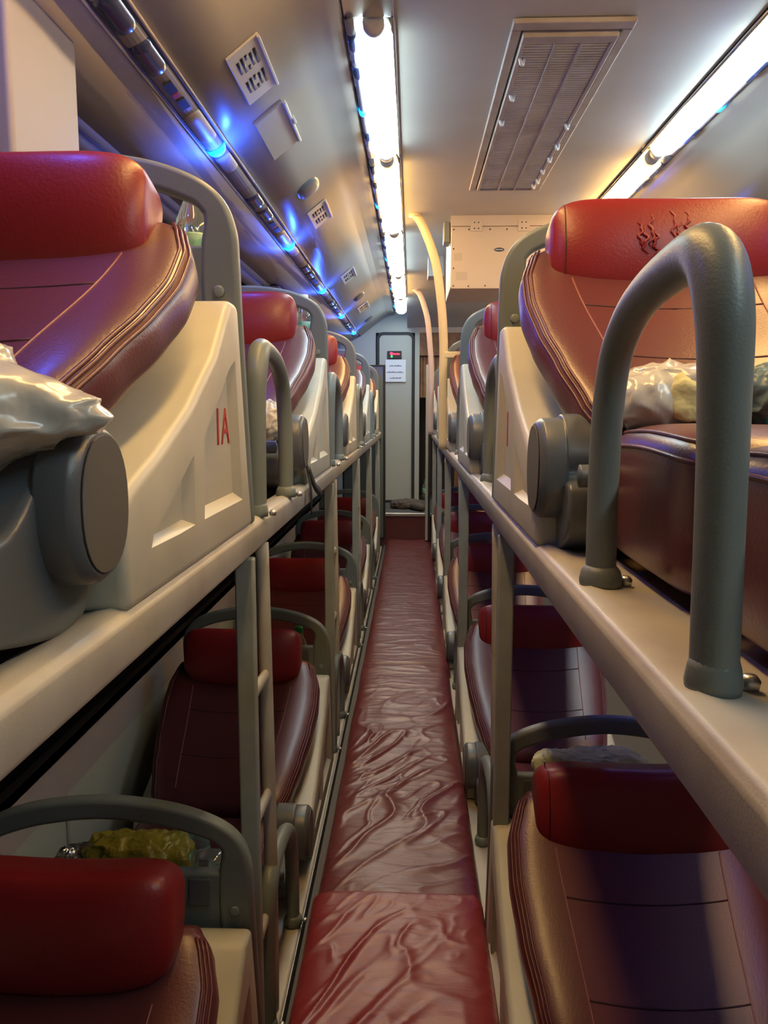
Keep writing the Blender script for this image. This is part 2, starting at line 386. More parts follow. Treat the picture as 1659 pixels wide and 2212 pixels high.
# fittings on the sloping left duct
dA, dB = Vector((-0.27, 0.875)), Vector((-0.49, 0.705)); dd = (dB - dA); dn = Vector((dd.y, -dd.x)).normalized()   # dn points into the cabin
if dn.y > 0: dn = -dn
def duct(s, y, off=0.0):
    p = dA + dd * s + dn * off; return Vector((p.x, y, p.y))
def duct_plate(bm, s0, s1, y0, y1, o0, o1, r=0.0):
    v = [bm.verts.new(duct(s, y, o)) for s in (s0, s1) for y in (y0, y1) for o in (o0, o1)]
    for f in ((0, 1, 3, 2), (4, 6, 7, 5), (0, 4, 5, 1), (2, 3, 7, 6), (0, 2, 6, 4), (1, 5, 7, 3)): bm.faces.new([v[i] for i in f])
def base_at(o, p):
    """shift mesh so that the object's origin is p"""
    o.data.transform(Matrix.Translation(-p)); o.location = p
def speaker(y, size, label):
    p = duct(0.5, y + size / 2); t = thing('speaker_grille', label, 'speaker', p, 'speaker grilles on the left duct')
    s0, s1 = 0.5 - 0.13 * size / 0.22, 0.5 + 0.13 * size / 0.22
    def add(name, m, f, bv):
        bm = bmesh.new(); f(bm); o = finish(name, bm, m, t, bevel=bv); o.data.transform(Matrix.Translation(-p))
    add('plate', 'ceiling', lambda bm: duct_plate(bm, s0, s1, y, y + size, 0.002, 0.008), 0.002)
    def holes(bm):
        for g in range(2):
            ya = y + size * (0.14 + 0.40 * g)
            for k in range(5):
                sa = s0 + (s1 - s0) * (0.16 + 0.14 * k); j = 0.02 * ((k * 7 + g * 3) % 3)
                if k == 2:
                    duct_plate(bm, sa, sa + (s1 - s0) * 0.09, ya, ya + size * 0.09, 0.0081, 0.0086)
                    duct_plate(bm, sa, sa + (s1 - s0) * 0.09, ya + size * 0.19, ya + size * 0.27, 0.0081, 0.0086)
                else: duct_plate(bm, sa, sa + (s1 - s0) * 0.09, ya + size * j, ya + size * (0.27 - j), 0.0081, 0.0086)
    add('slots', 'black', holes, None)
    add('raised_edge', 'ceiling', lambda bm: duct_plate(bm, s0 - 0.02, s0 + 0.008, y, y + size, 0.002, 0.014), 0.002)
speaker(1.84, 0.26, 'cream slotted speaker grille on the left duct, the large one nearest the camera')
speaker(3.22, 0.26, 'slotted speaker grille just behind the grey oval lamp on the left duct')
speaker(4.70, 0.27, 'small slotted speaker grille midway along the left duct')
speaker(6.15, 0.27, 'slotted speaker grille on the left duct, third beyond the oval lamp')
def hatch(y, label):
    p = duct(0.52, y + 0.15); t = thing('service_hatch', label, 'hatch', p)
    def add(name, m, a, bv):
        bm = bmesh.new(); duct_plate(bm, *a); o = finish(name, bm, m, t, bevel=bv); o.data.transform(Matrix.Translation(-p))
    add('flap', 'duct', (0.36, 0.70, y, y + 0.30, 0.002, 0.007), 0.002)
    add('lip', 'ceiling', (0.33, 0.365, y, y + 0.30, 0.002, 0.014), 0.003)
    add('catch', 'ceiling', (0.31, 0.34, y + 0.11, y + 0.15, 0.006, 0.018), 0.002)
    add('hinge_strip', 'strip', (0.36, 0.71, y - 0.015, y - 0.004, 0.001, 0.009), 0.002)
hatch(2.22, 'blank cream service hatch flap on the left duct behind the nearest speaker grille')
def oval(y, label, m='grey_dark'):
    p = duct(0.48, y); t = thing('reading_lamp', label, 'lamp', p, 'oval lamps on the left duct')
    for nm, mm, sc, h0, h1 in (('bezel', m, 1.0, 0.001, 0.010), ('lens', 'trim_dark', 0.72, 0.009, 0.012)):
        bm = bmesh.new(); top = []; bot = []; n = 24
        for k in range(n):
            a = 2 * math.pi * k / n; ds, dy = 0.17 * sc * spow(math.cos(a), 0.8), 0.075 * sc * spow(math.sin(a), 0.8)
            bot.append(bm.verts.new(duct(0.48 + ds, y + dy, h0) - p)); top.append(bm.verts.new(duct(0.48 + ds * 0.86, y + dy * 0.86, h1) - p))
        for k in range(n): bm.faces.new((bot[k], bot[(k + 1) % n], top[(k + 1) % n], top[k]))
        bm.faces.new(top); finish(nm, bm, mm, t)
oval(2.98, 'grey oval lamp on the left duct, nearest the camera'); oval(5.75, 'grey oval lamp far along the left duct'); oval(7.1, 'farthest grey oval lamp on the left duct by the back wall')

# reading light strip in the groove below the left duct: one housing per berth
def strip_unit(y0, y1, label, right=False):
    f = (lambda x: 2 * XM - x) if right else (lambda x: x)
    cx = f(-0.520); t = thing('reading_light_strip', label, 'light strip', (cx, (y0 + y1) / 2, 0.69), 'blue night light strips beside the windows')
    h = (y1 - y0) / 2; s = -1 if right else 1
    d = Vector((0.059, 0.030)).normalized(); nn = Vector((d.y, -d.x))
    def P(u, v, y): q = d * u + nn * v; return Vector((s * q.x, y, q.y))
    bm = bmesh.new(); n = 8
    prof = [(-0.033, 0.0)] + [(-0.024 * math.cos(math.pi * k / n), 0.012 * math.sin(math.pi * k / n)) for k in range(n + 1)] + [(0.033, 0.0), (0.033, -0.012), (-0.033, -0.012)]
    a = [bm.verts.new(P(u, v, -h)) for u, v in prof]; b = [bm.verts.new(P(u, v, h)) for u, v in prof]; N = len(prof)
    for i in range(N): bm.faces.new((a[i], a[(i + 1) % N], b[(i + 1) % N], b[i]))
    bm.faces.new(a); bm.faces.new(list(reversed(b))); finish('housing', bm, 'strip', t, smooth=False, bevel=0.002)
    for e in (-1, 1):
        bm = bmesh.new(); tube(bm, [P(e * 0.031, 0.004, -h), P(e * 0.031, 0.004, h)], 0.0035, n=8); finish('edge_bead', bm, 'bead', t)
    def dome(name, m, ya, yb, r0=0.023, hh=0.013):
        bm = bmesh.new(); K = 10; rings = []
        for j in range(9):
            q = j / 8; y = ya + (yb - ya) * q; ef = min(1, math.sqrt(max(0, 1 - (abs(2 * q - 1)) ** 8)) + 0.25)
            rings.append([bm.verts.new(P(-r0 * ef * math.cos(math.pi * k / K), 0.004 + hh * ef * math.sin(math.pi * k / K), y)) for k in range(K + 1)])
        for r0_, r1_ in zip(rings, rings[1:]):
            for k in range(K): bm.faces.new((r0_[k], r0_[k + 1], r1_[k + 1], r1_[k]))
        bm.faces.new(rings[0]); bm.faces.new(list(reversed(rings[-1]))); finish(name, bm, m, t)
    # along one berth length: clear lens, two dark covers, switches, frosted lens, blue lamp, frosted lens
    dome('dark_cover', 'blue_lens_off', -0.55 * h / 0.63, -0.40 * h / 0.63); dome('dark_cover', 'blue_lens_off', -0.375 * h / 0.63, -0.22 * h / 0.63)
    dome('frosted_lens', 'dim_lens', -0.02, 0.20); dome('frosted_lens', 'dim_lens', 0.30, 0.44)
    for ya, u in ((-0.19, 0.0), (-0.10, 0.002)):
        bm = bmesh.new(); v = [bm.verts.new(P(u + a_, 0.0125 + c_, ya + b_)) for a_ in (-0.010, 0.010) for b_ in (0, 0.05) for c_ in (0, 0.004)]
        for f_ in ((0, 1, 3, 2), (4, 6, 7, 5), (0, 4, 5, 1), (2, 3, 7, 6), (0, 2, 6, 4), (1, 5, 7, 3)): bm.faces.new([v[i] for i in f_])
        finish('switch', bm, 'rubber', t, smooth=False)
    bm = bmesh.new(); v = [bm.verts.new(P(a_, 0.0125 + c_, -0.135 + b_)) for a_ in (-0.007, 0.007) for b_ in (0, 0.022) for c_ in (0, 0.004)]
    for f_ in ((0, 1, 3, 2), (4, 6, 7, 5), (0, 4, 5, 1), (2, 3, 7, 6), (0, 2, 6, 4), (1, 5, 7, 3)): bm.faces.new([v[i] for i in f_])
    finish('red_button', bm, 'stencil_red', t, smooth=False)
    # crescent lamp facing down the bus
    bm = bmesh.new(); K = 14; f0 = []; f1 = []
    yb = 0.245
    for k in range(K + 1):
        a = math.pi * k / K; ro = 0.026; 
        f0.append((-ro * math.cos(a), 0.002 + 0.024 * math.sin(a), -ro * 0.98 * math.cos(a), 0.002 + 0.010 * math.sin(a)))
    for yy, lst in ((yb, 0), (yb + 0.012, 1)):
        pass
    o_a = [bm.verts.new(P(q[0], q[1], yb)) for q in f0]; i_a = [bm.verts.new(P(q[2], q[3], yb)) for q in f0]
    o_b = [bm.verts.new(P(q[0], q[1], yb + 0.014)) for q in f0]; i_b = [bm.verts.new(P(q[2], q[3], yb + 0.014)) for q in f0]
    for k in range(K):
        bm.faces.new((o_a[k], o_a[k + 1], i_a[k + 1], i_a[k])); bm.faces.new((o_b[k], o_b[k + 1], i_b[k + 1], i_b[k])); bm.faces.new((o_a[k], o_a[k + 1], o_b[k + 1], o_b[k]))
    finish('blue_lamp', bm, 'blue_lamp', t)
    ld = bpy.data.lights.new('blue_led', 'POINT'); ld.energy = LED_W; ld.color = BLUE; ld.shadow_soft_size = 0.011
    lo = bpy.data.objects.new('blue_led', ld); COL.objects.link(lo); lo.parent = t; lo.location = P(0.0, 0.055, yb + 0.007)
OR = ['behind the camera', 'beside the nearest seats', 'second along the window', 'third along the window', 'fourth along the window', 'fifth along the window']
for i in range(6):
    yc = 0.685 + 1.25 * (i - 0)
    strip_unit(yc - 0.625, yc + 0.625, 'left strip with blue crescent night light, %s' % ['beside the nearest headrest', 'first one showing its lamp, by the speaker grille', 'second showing its lamp, over the second seat', 'third showing its lamp', 'fourth showing its lamp', 'last before the back wall'][i])
for i in range(4):
    yc = 0.685 + 1.25 * i
    strip_unit(yc - 0.625, yc + 0.625, 'right side strip with blue night light, %s from the camera' % ['nearest', 'second', 'third', 'farthest'][i], right=True)

# hinged equipment box hanging over the middle column
bx = thing('overhead_box', 'cream overhead box with hinged screwed lid and black oval badge above the middle berths', 'box', (0.43, 3.95, ZC))
boxo('housing', 'panel_cream', bx, -0.245, 0.245, 0.006, 0.55, -0.335, 0, bevel=0.008)
boxo('top_strip', 'panel_cream', bx, -0.245, 0.245, -0.004, 0.006, -0.050, 0, bevel=0.002)
boxo('lid', 'panel_cream', bx, -0.243, 0.243, -0.004, 0.006, -0.340, -0.054, bevel=0.002)
for x in (-0.125, 0.10):
    hg = boxo('hinge', 'panel_cream', bx, x - 0.028, x + 0.028, -0.008, -0.004, -0.075, -0.022, bevel=0.001)
    bm = bmesh.new()
    for a in (-0.014, 0.006):
        for z in (-0.035, -0.062): lathe(bm, [(0.003, -0.0015), (0.003, 0.001)], (x + a + 0.004, -0.0085, z), 'Y', 8)
    finish('rivet', bm, 'rubber', hg)
bm = bmesh.new()
for x, z in ((-0.232, -0.066), (-0.160, -0.066), (-0.06, -0.066), (0.02, -0.066), (0.16, -0.066), (0.232, -0.066), (-0.232, -0.155), (-0.232, -0.245), (-0.232, -0.327), (-0.16, -0.329), (-0.08, -0.327), (0.05, -0.329), (0.15, -0.329), (0.232, -0.327), (0.232, -0.2)):
    lathe(bm, [(0.0035, -0.002), (0.0035, 0.001)], (x, -0.0045, z), 'Y', 8)
finish('screws', bm, 'rubber', bx)
bm = bmesh.new(); n = 20; v = [bm.verts.new((-0.015 + 0.024 * math.cos(2 * math.pi * k / n), -0.006, -0.160 + 0.009 * math.sin(2 * math.pi * k / n))) for k in range(n)]
bm.faces.new(v); bd = finish('badge', bm, 'black', bx, smooth=False); md = bd.modifiers.new('s', 'SOLIDIFY'); md.thickness = 0.002
bm = bmesh.new()
for k in range(7): box(bm, -0.033 + 0.0053 * k, -0.0295 + 0.0053 * k, -0.0075, -0.0072, -0.163, -0.157)
finish('badge_lettering', bm, 'alu', bd, smooth=False)
bm = bmesh.new(); box(bm, -0.23, -0.19, -0.005, -0.004, -0.21, -0.175); box(bm, -0.22, -0.165, -0.005, -0.004, -0.30, -0.262); finish('tape_mark', bm, 'panel_tape', bx, smooth=False)
# small fittings to the left of it
sb = boxo('junction_box', 'duct', None, 0.095, 0.19, 4.95, 5.10, ZC - 0.12, ZC, bevel=0.004); tag(sb, 'small beige box on the ceiling left of the hinged lid', 'box')
sb = boxo('ceiling_bracket', 'grey_plastic', None, 0.150, 0.182, 3.98, 4.08, ZC - 0.12, ZC - 0.02, bevel=0.008); tag(sb, 'small grey bracket at the left edge of the overhead box', 'bracket')

# curved grab poles from the ceiling to the right rail
def pole(y, m, label, zt, dx=0.10):
    t = thing('grab_pole', label, 'pole', (XR - 0.017, y, ZU))
    bm = bmesh.new(); P = smooth_path([(-dx - 0.04, 0, zt - ZU), (-dx, 0, zt - ZU - 0.06), (-dx * 0.42, 0, zt - ZU - 0.22), (-0.012, 0, zt - ZU - 0.42), (0, 0, zt - ZU - 0.60), (0, 0, 0.35), (0, 0, 0.0)], 8)
    tube(bm, P, 0.021, 0.011, n=16); finish('bar', bm, m, t)
    bm = bmesh.new(); lathe(bm, [(0.03, -0.012), (0.03, 0)], (-dx - 0.04, 0, zt - ZU), 'Z', 14); finish('ceiling_flange', bm, m, t)
    return t
p1 = pole(3.92, 'pole_y', 'yellowish curved grab pole rising from the right rail to the ceiling, nearer one', ZC)
boxo('side_bracket', 'pole_y', p1, 0.0, 0.085, -0.012, 0.012, 0.44, 0.47, bevel=0.004)
pole(6.30, 'pole_p', 'pinkish curved grab pole farther back by the washroom door', ZC, 0.08)

# pillar between the upper windows near the camera, and one farther back
def pillar(y0, y1, x1, z1, label):
    o = boxo('window_pillar', 'pillar_m', None, XW + 0.001, x1, y0, y1, ZU + 0.02, z1, bevel=0.010); tag(o, label, 'pillar', 'pillars between the left windows')
    p = Vector(((XW + x1) / 2, (y0 + y1) / 2, ZU + 0.02)); base_at(o, p); return o
pl = pillar(1.27, 1.53, -0.615, 0.668, 'pale boxed window pillar behind the nearest left headrest')
bm = bmesh.new(); lathe(bm, [(0.007, -0.004), (0.005, 0.0)], (0, 0, 0), 'Y', 12); b_ = finish('bolt', bm, 'alu', pl); b_.location = (0.04, -0.132, 0.68)
pillar(4.30, 4.52, -0.70, 0.655, 'beige window pillar beyond the second left seat')
pillar(6.10, 6.30, -0.70, 0.655, 'beige window pillar near the back wall')

# ================================================================ DECKS, RAILS, POSTS
def deck(side, label):
    s = side; xe = XL if s > 0 else XR; xi = XW if s > 0 else 0.645
    t = thing('upper_deck', label, 'bunk platform', ((xe + xi) / 2, 2.7, ZU))
    cx = (xe + xi) / 2; e = (xe - cx) * 1.0; i_ = xi - cx; sg = 1 if e > 0 else -1
    Y_0, Y_1 = Y0 - 2.7, 6.92 - 2.7
    boxo('slab', 'deck', t, *sorted((i_, e - sg * 0.055)), Y_0, Y_1, -0.05, -0.015, bevel=0.003)
    # rounded edge rail
    P = []
    ww = 0.050 if s > 0 else 0.095
    for x, z in ((0.0, -0.040), (0.0, -0.004), (-0.006, 0.004), (-0.018, 0.008), (-0.032, 0.005), (-ww, 0.0), (-ww - 0.004, -0.006), (-ww - 0.004, -0.020), (-0.03, -0.020), (-0.025, -0.044), (-0.018, -0.052), (-0.006, -0.050)): P.append((e + sg * x, z))
    bm = bmesh.new(); prism_y(bm, P, Y_0, Y_1); finish('edge_rail', bm, 'rail', t, bevel=0.003)
    boxo('window_ledge', 'wall_pale', t, *sorted((i_ + sg * 0.0, i_ + sg * 0.05)), Y_0, Y_1, -0.012, 0.03, bevel=0.004)
    return t
deck(1, 'left upper bunk platform with rounded cream edge rail along the aisle')
deck(-1, 'right upper bunk platform with rounded cream edge rail along the aisle')

struct(boxo('trim_15', 'rail', None, 1.02, 2 * XM - XW, Y0, 6.92, ZU - 0.05, ZU, bevel=0.006))
struct(boxo('trim_16', 'rail', None, 1.02, 2 * XM - XW, Y0, 6.95, -1.33, ZL, bevel=0.006))
ORD = ['nearest the camera', 'second from the camera', 'third from the camera', 'fourth from the camera', 'fifth from the camera', 'sixth, farthest back']
def make_post(m):
    t = thing('support_post', '', 'post', (0, 0, ZL), 'posts carrying the upper bunks')
    bm = bmesh.new(); box(bm, -0.016, 0.016, -0.012, 0.012, 0.0, 0.948); finish('flat_bar', bm, m, t, bevel=0.004)
    bm = bmesh.new(); tube(bm, smooth_path([(0.004, 0.15, 0.0), (0.006, 0.15, 0.3), (0.004, 0.15, 0.6), (0.0, 0.15, 0.948)], 6), 0.013, 0.013, n=14); finish('round_bar', bm, 'post_cream', t)
    for z in (0.23, 0.46, 0.695):
        bm = bmesh.new(); tube(bm, smooth_path([(0.0, 0.0, z), (0.004, 0.07, z + 0.006), (0.004, 0.15, z)], 4), 0.008, 0.013, n=10); finish('step_rung', bm, 'post_cream', t)
    return t
pp = make_post('post_paint')
LY = [1.30, 2.66, 3.92, 5.12, 6.42]; RY = [1.56, 2.80, 4.05, 5.28, 6.50]
first = True
for side, ys, x in (('left', LY, XL - 0.017), ('right', RY, XR + 0.018)):
    for k, y in enumerate(ys):
        lb = 'painted double post with step rungs under the %s upper rail, %s' % (side, ORD[k])
        if first: pp.location = (x, y, ZL); pp['label'] = lb; first = False
        else: dup(pp, (x, y, ZL), lb)

# ================================================================ SEATS
SW = 0.24      # half width
def shell_body(t, sd):
    prof = [(0.0, 0.0), (-0.025, 0.09), (-0.075, 0.335), (-0.085, 0.345), (-0.125, 0.345), (-0.155, 0.318), (-0.22, 0.262), (-0.35, 0.192), (-0.47, 0.145), (-0.555, 0.118), (-0.578, 0.105), (-0.585, 0.08), (-0.578, 0.0)]
    bm = bmesh.new(); prism_x(bm, prof, -SW, SW); o = finish('shell', bm, 'shell', t, smooth=False)
    cut = bmesh.new(); x0, x1 = sorted((sd * (SW - 0.012), sd * (SW + 0.03)))
    for pk in ([(-0.075, 0.05), (-0.105, 0.262), (-0.15, 0.245), (-0.295, 0.155), (-0.305, 0.05)], [(-0.345, 0.05), (-0.342, 0.135), (-0.36, 0.128), (-0.505, 0.062), (-0.512, 0.05)]):
        cy, cz = sum(p[0] for p in pk) / len(pk), sum(p[1] for p in pk) / len(pk)
        def sh(p, d):
            q = Vector((p[0] - cy, p[1] - cz)); q *= (1 - d / q.length); return q.x + cy, q.y + cz
        a = [cut.verts.new((sd * (SW - 0.012), *sh(p, 0.020))) for p in pk]; b = [cut.verts.new((sd * (SW + 0.012), *sh(p, -0.016))) for p in pk]; n = len(pk)
        for i in range(n): cut.faces.new((a[i], a[(i + 1) % n], b[(i + 1) % n], b[i]))
        cut.faces.new(a); cut.faces.new(list(reversed(b)))
    c = finish('cutter', cut, 'shell', None, smooth=False)
    b = o.modifiers.new('bv', 'BEVEL'); b.width = 0.011; b.segments = 4; b.limit_method = 'ANGLE'; b.angle_limit = math.radians(40)
    b = o.modifiers.new('b', 'BOOLEAN'); b.object = c; b.operation = 'DIFFERENCE'; b.solver = 'EXACT'
    baked(o); bpy.data.objects.remove(c)
    o.data.polygons.foreach_set('use_smooth', [True] * len(o.data.polygons))
    o.data.set_sharp_from_angle(angle=math.radians(28))
    return o
def frame_body(t, sd):
    oc = smooth_path([(-SW, 0, 0.000), (-SW, 0, 0.200), (-SW, 0, 0.400), (-0.236, 0, 0.460), (-0.216, 0, 0.503), (-0.172, 0, 0.533), (-0.10, 0, 0.555), (0, 0, 0.565), (0.10, 0, 0.555), (0.172, 0, 0.533), (0.216, 0, 0.503), (0.236, 0, 0.460), (SW, 0, 0.400), (SW, 0, 0.200), (SW, 0, 0.000)], 6)
    g = SW - 0.058
    ic = smooth_path([(-g, 0, 0.000), (-g, 0, 0.200), (-g, 0, 0.400), (-0.190, 0, 0.463), (-0.186, 0, 0.481), (-0.165, 0, 0.495), (-0.10, 0, 0.515), (0, 0, 0.527), (0.10, 0, 0.515), (0.165, 0, 0.495), (0.186, 0, 0.481), (0.190, 0, 0.463), (g, 0, 0.400), (g, 0, 0.200), (g, 0, 0.000)], 6)
    lean = lambda z: 0.012 - 0.19 * z if z < 0.35 else 0.012 - 0.19 * 0.35 - 0.10 * (z - 0.35)
    bm = bmesh.new(); n = len(oc); F = []
    for c, dy in ((oc, -0.014), (ic, -0.014), (oc, 0.014), (ic, 0.014)): F.append([bm.verts.new((p.x, lean(p.z) + dy, p.z)) for p in c])
    for i in range(n - 1):
        bm.faces.new((F[0][i], F[0][i + 1], F[1][i + 1], F[1][i])); bm.faces.new((F[2][i], F[2][i + 1], F[3][i + 1], F[3][i]))
        bm.faces.new((F[0][i], F[0][i + 1], F[2][i + 1], F[2][i])); bm.faces.new((F[1][i], F[1][i + 1], F[3][i + 1], F[3][i]))
    for e in (0, -1): bm.faces.new((F[0][e], F[1][e], F[3][e], F[2][e]))
    o = finish('back_frame', bm, 'grey_plastic', t, bevel=0.009)
    # cross panel under the hand opening
    bm = bmesh.new(); z0, z1 = 0.30, 0.432
    prism_x(bm, [(lean(z0) - 0.012, z0), (lean(z1) - 0.012, z1), (lean(z1) + 0.012, z1), (lean(z0) + 0.012, z0)], -g - 0.01, g + 0.01)
    finish('cross_panel', bm, 'grey_plastic', o, bevel=0.006)
    y = lean(0.37) - 0.0165
    bm = bmesh.new(); lathe(bm, [(0.009, 0.003), (0.0085, -0.002), (0.006, -0.003)], (sd * (SW - 0.030), y + 0.001, 0.365), 'Y', 16); finish('screw_cover', bm, 'grey_plastic', o)
    boxo('recess_plate', 'grey_dark', o, *sorted((sd * (SW - 0.105), sd * (SW - 0.068))), lean(0.41) - 0.0145, lean(0.41) - 0.010, 0.375, 0.422, bevel=0.003)
    # tray for bottles behind the frame
    boxo('tray', 'grey_dark', t, -0.20, 0.20, -0.05, 0.034, 0.335, 0.347, bevel=0.003)
B0 = Vector((-0.60, 0.105)); B1 = Vector((-0.170, 0.425)); BD = (B1 - B0); BLEN = BD.length; bd_ = BD.normalized(); bn_ = Vector((-bd_.y, bd_.x))
def bw(v):   # half width along the backrest
    pts = [(0, 0.165), (0.12, 0.188), (0.3, 0.207), (0.5, 0.222), (0.68, 0.230), (0.82, 0.228), (0.93, 0.212), (1.0, 0.185)]
    for (a, x), (b, y) in zip(pts, pts[1:]):
        if v <= b: q = (v - a) / (b - a); q = q * q * (3 - 2 * q) * 0.5 + q * 0.5; return x + (y - x) * q
    return pts[-1][1]
def bp(x, v, h):
    """point on the backrest: x across, v 0..1 up, h height over back plane; slight S-curve"""
    s = 0.020 * math.sin(math.pi * v) - 0.012 * math.sin(2 * math.pi * v)
    q = B0 + bd_ * (v * BLEN) + bn_ * (h - s * 0.6)
    return Vector((x, q.x, q.y))
def btop(x, v):
    u = abs(x) / bw(v); dish = 0.012 * (u ** 2)
    return 0.062 + dish - 0.10 * max(0, u - 0.88) ** 1.0 * 1.0
HZ = {1: 0.432, -1: 0.450}; HW = {1: 0.175, -1: 0.198}; HX = {1: -0.004, -1: 0.020}
def backrest(t, sd):
    global BD, BLEN, bd_, bn_
    B1.y = 0.425 if sd < 0 else 0.388
    BD = B1 - B0; BLEN = BD.length; bd_ = BD.normalized(); bn_ = Vector((-bd_.y, bd_.x))
    bm = bmesh.new(); NV, NU = 40, 44; rings = []
    for j in range(NV + 1):
        v = j / NV; ef = min(1.0, (1 - (abs(2 * v - 1)) ** 14)) ** 0.5 * 0.8 + 0.2; ring = []
        for i in range(NU):
            a = 2 * math.pi * i / NU; cx, cz = spow(math.cos(a), 0.42), spow(math.sin(a), 0.55)
            w_ = bw(v); x = w_ * cx
            u = abs(cx)
            h = 0.030 + (0.045 * ef + 0.010 * u * u) * cz if cz > 0 else 0.030 + 0.032 * ef * cz
            ring.append(bm.verts.new(bp(x, v, h)))
        rings.append(ring)
    for r0, r1 in zip(rings, rings[1:]):
        for k in range(NU): bm.faces.new((r0[k], r0[(k + 1) % NU], r1[(k + 1) % NU], r1[k]))
    bm.faces.new(rings[0]); bm.faces.new(list(reversed(rings[-1])))
    o = finish('backrest', bm, 'burgundy', t)
    def hh(x, v, w_):
        u = min(1, abs(x) / w_)
        # invert superellipse
        c = u ** (1 / 0.42); s_ = max(0.0, 1 - min(1, c) ** 2) ** 0.5
        return 0.030 + (0.045 + 0.010 * u * u) * (s_ ** 0.55)
    # three raised stitched lines along both edges
    for e in (-1, 1):
        for k in range(3):
            pts = []
            for j in range(31):
                v = 0.02 + 0.93 * j / 30; w_ = bw(v); x = w_ * (0.925 + 0.026 * k)
                pts.append(bp(e * x, v, hh(x, v, w_) + 0.0008))
            bm = bmesh.new(); tube(bm, pts, 0.0024, n=6); finish('piping', bm, 'burgundy', o)
        pts = [bp(e * (0.118 + 0.028 * q), 0.12 + 0.66 * q, hh(0.13, 0.5, 0.22) - 0.0002) for q in [i / 12 for i in range(13)]]
        bm = bmesh.new(); tube(bm, pts, 0.0016, n=5); finish('seam', bm, 'stitch', o)
    for v in (0.30, 0.60):
        xx = 0.118 + 0.028 * ((v - 0.12) / 0.66)
        pts = [bp(-xx + 2 * xx * q, v + 0.02 * (2 * q - 1) ** 2, hh(-xx + 2 * xx * q, v, bw(v)) - 0.0002) for q in [i / 16 for i in range(17)]]
        bm = bmesh.new(); tube(bm, pts, 0.0018, n=5); finish('seam', bm, 'seam', o)
    # headrest
    ang = math.atan2(bd_.y, bd_.x) - math.radians(90)
    R = Matrix.Rotation(math.radians(-16), 3, 'X')
    def fn(p):
        q = p.copy(); u = q.x / HW[sd]
        q.z += 0.012 * u * u - 0.006; q.y -= 0.012 * (1 - u * u) * (1 if q.y < 0 else 0)
        if q.y < 0: q.y += 0.020 * max(0, -q.z / 0.07)
        return q
    bm = bmesh.new(); pillow(bm, (HX[sd], -0.245, HZ[sd]), (HW[sd], 0.056, 0.085), 0.42, 0.36, R, fn, nu=56, nv=28)
    h = finish('headrest', bm, 'red_leather', t)
    for e in ((-1, 1) if sd < 0 else ()):
        pts = []
        for k in range(41):
            S3 = (HW[sd], 0.056, 0.085); zz = -0.080 + 0.160 * (k / 40); p = Vector((e * 0.176, -se_y(0.176, zz, S3, 0.42, 0.36) - 0.0003, zz))
            pts.append(Vector((HX[sd], -0.245, HZ[sd])) + R @ fn(p))
        bm = bmesh.new(); tube(bm, pts, 0.0011, n=5, cap=False); finish('headrest_seam', bm, 'seam', h)
    return o, h
def cushions(t, sd):
    for nm, yc, hl, zt in (('seat_cushion', -0.80, 0.165, 0.160), ('leg_cushion', -1.085, 0.115, 0.150)):
        def fn(p):
            q = p.copy()
            if q.z > 0: q.z += 0.010 * (1 - (q.y / hl) ** 2) + 0.008 * (q.x / 0.17) ** 2
            return q
        bm = bmesh.new(); pillow(bm, (-sd * 0.012, yc, zt / 2 + 0.002), (0.180, hl, zt / 2), 0.38, 0.28, None, fn, nu=56, nv=26)
        o = finish(nm, bm, 'burgundy', t)
        for e in (-1, 1):
            for k in range(2):
                pts = []
                for j in range(25):
                    q = -0.90 + 1.80 * j / 24; y = hl * q; S3 = (0.180, hl, zt / 2); z = zt / 2 * (0.60 + 0.22 * (1 - k))
                    x = se_x(y, z, S3, 0.38, 0.28); z += 0.010 * (1 - q * q) + 0.008 * (x / 0.17) ** 2
                    pts.append(Vector((-sd * 0.012 + e * (x + 0.0006), yc + y, zt / 2 + z + 0.002)))
                bm = bmesh.new(); tube(bm, pts, 0.0026, n=6); finish('piping', bm, 'burgundy', o)
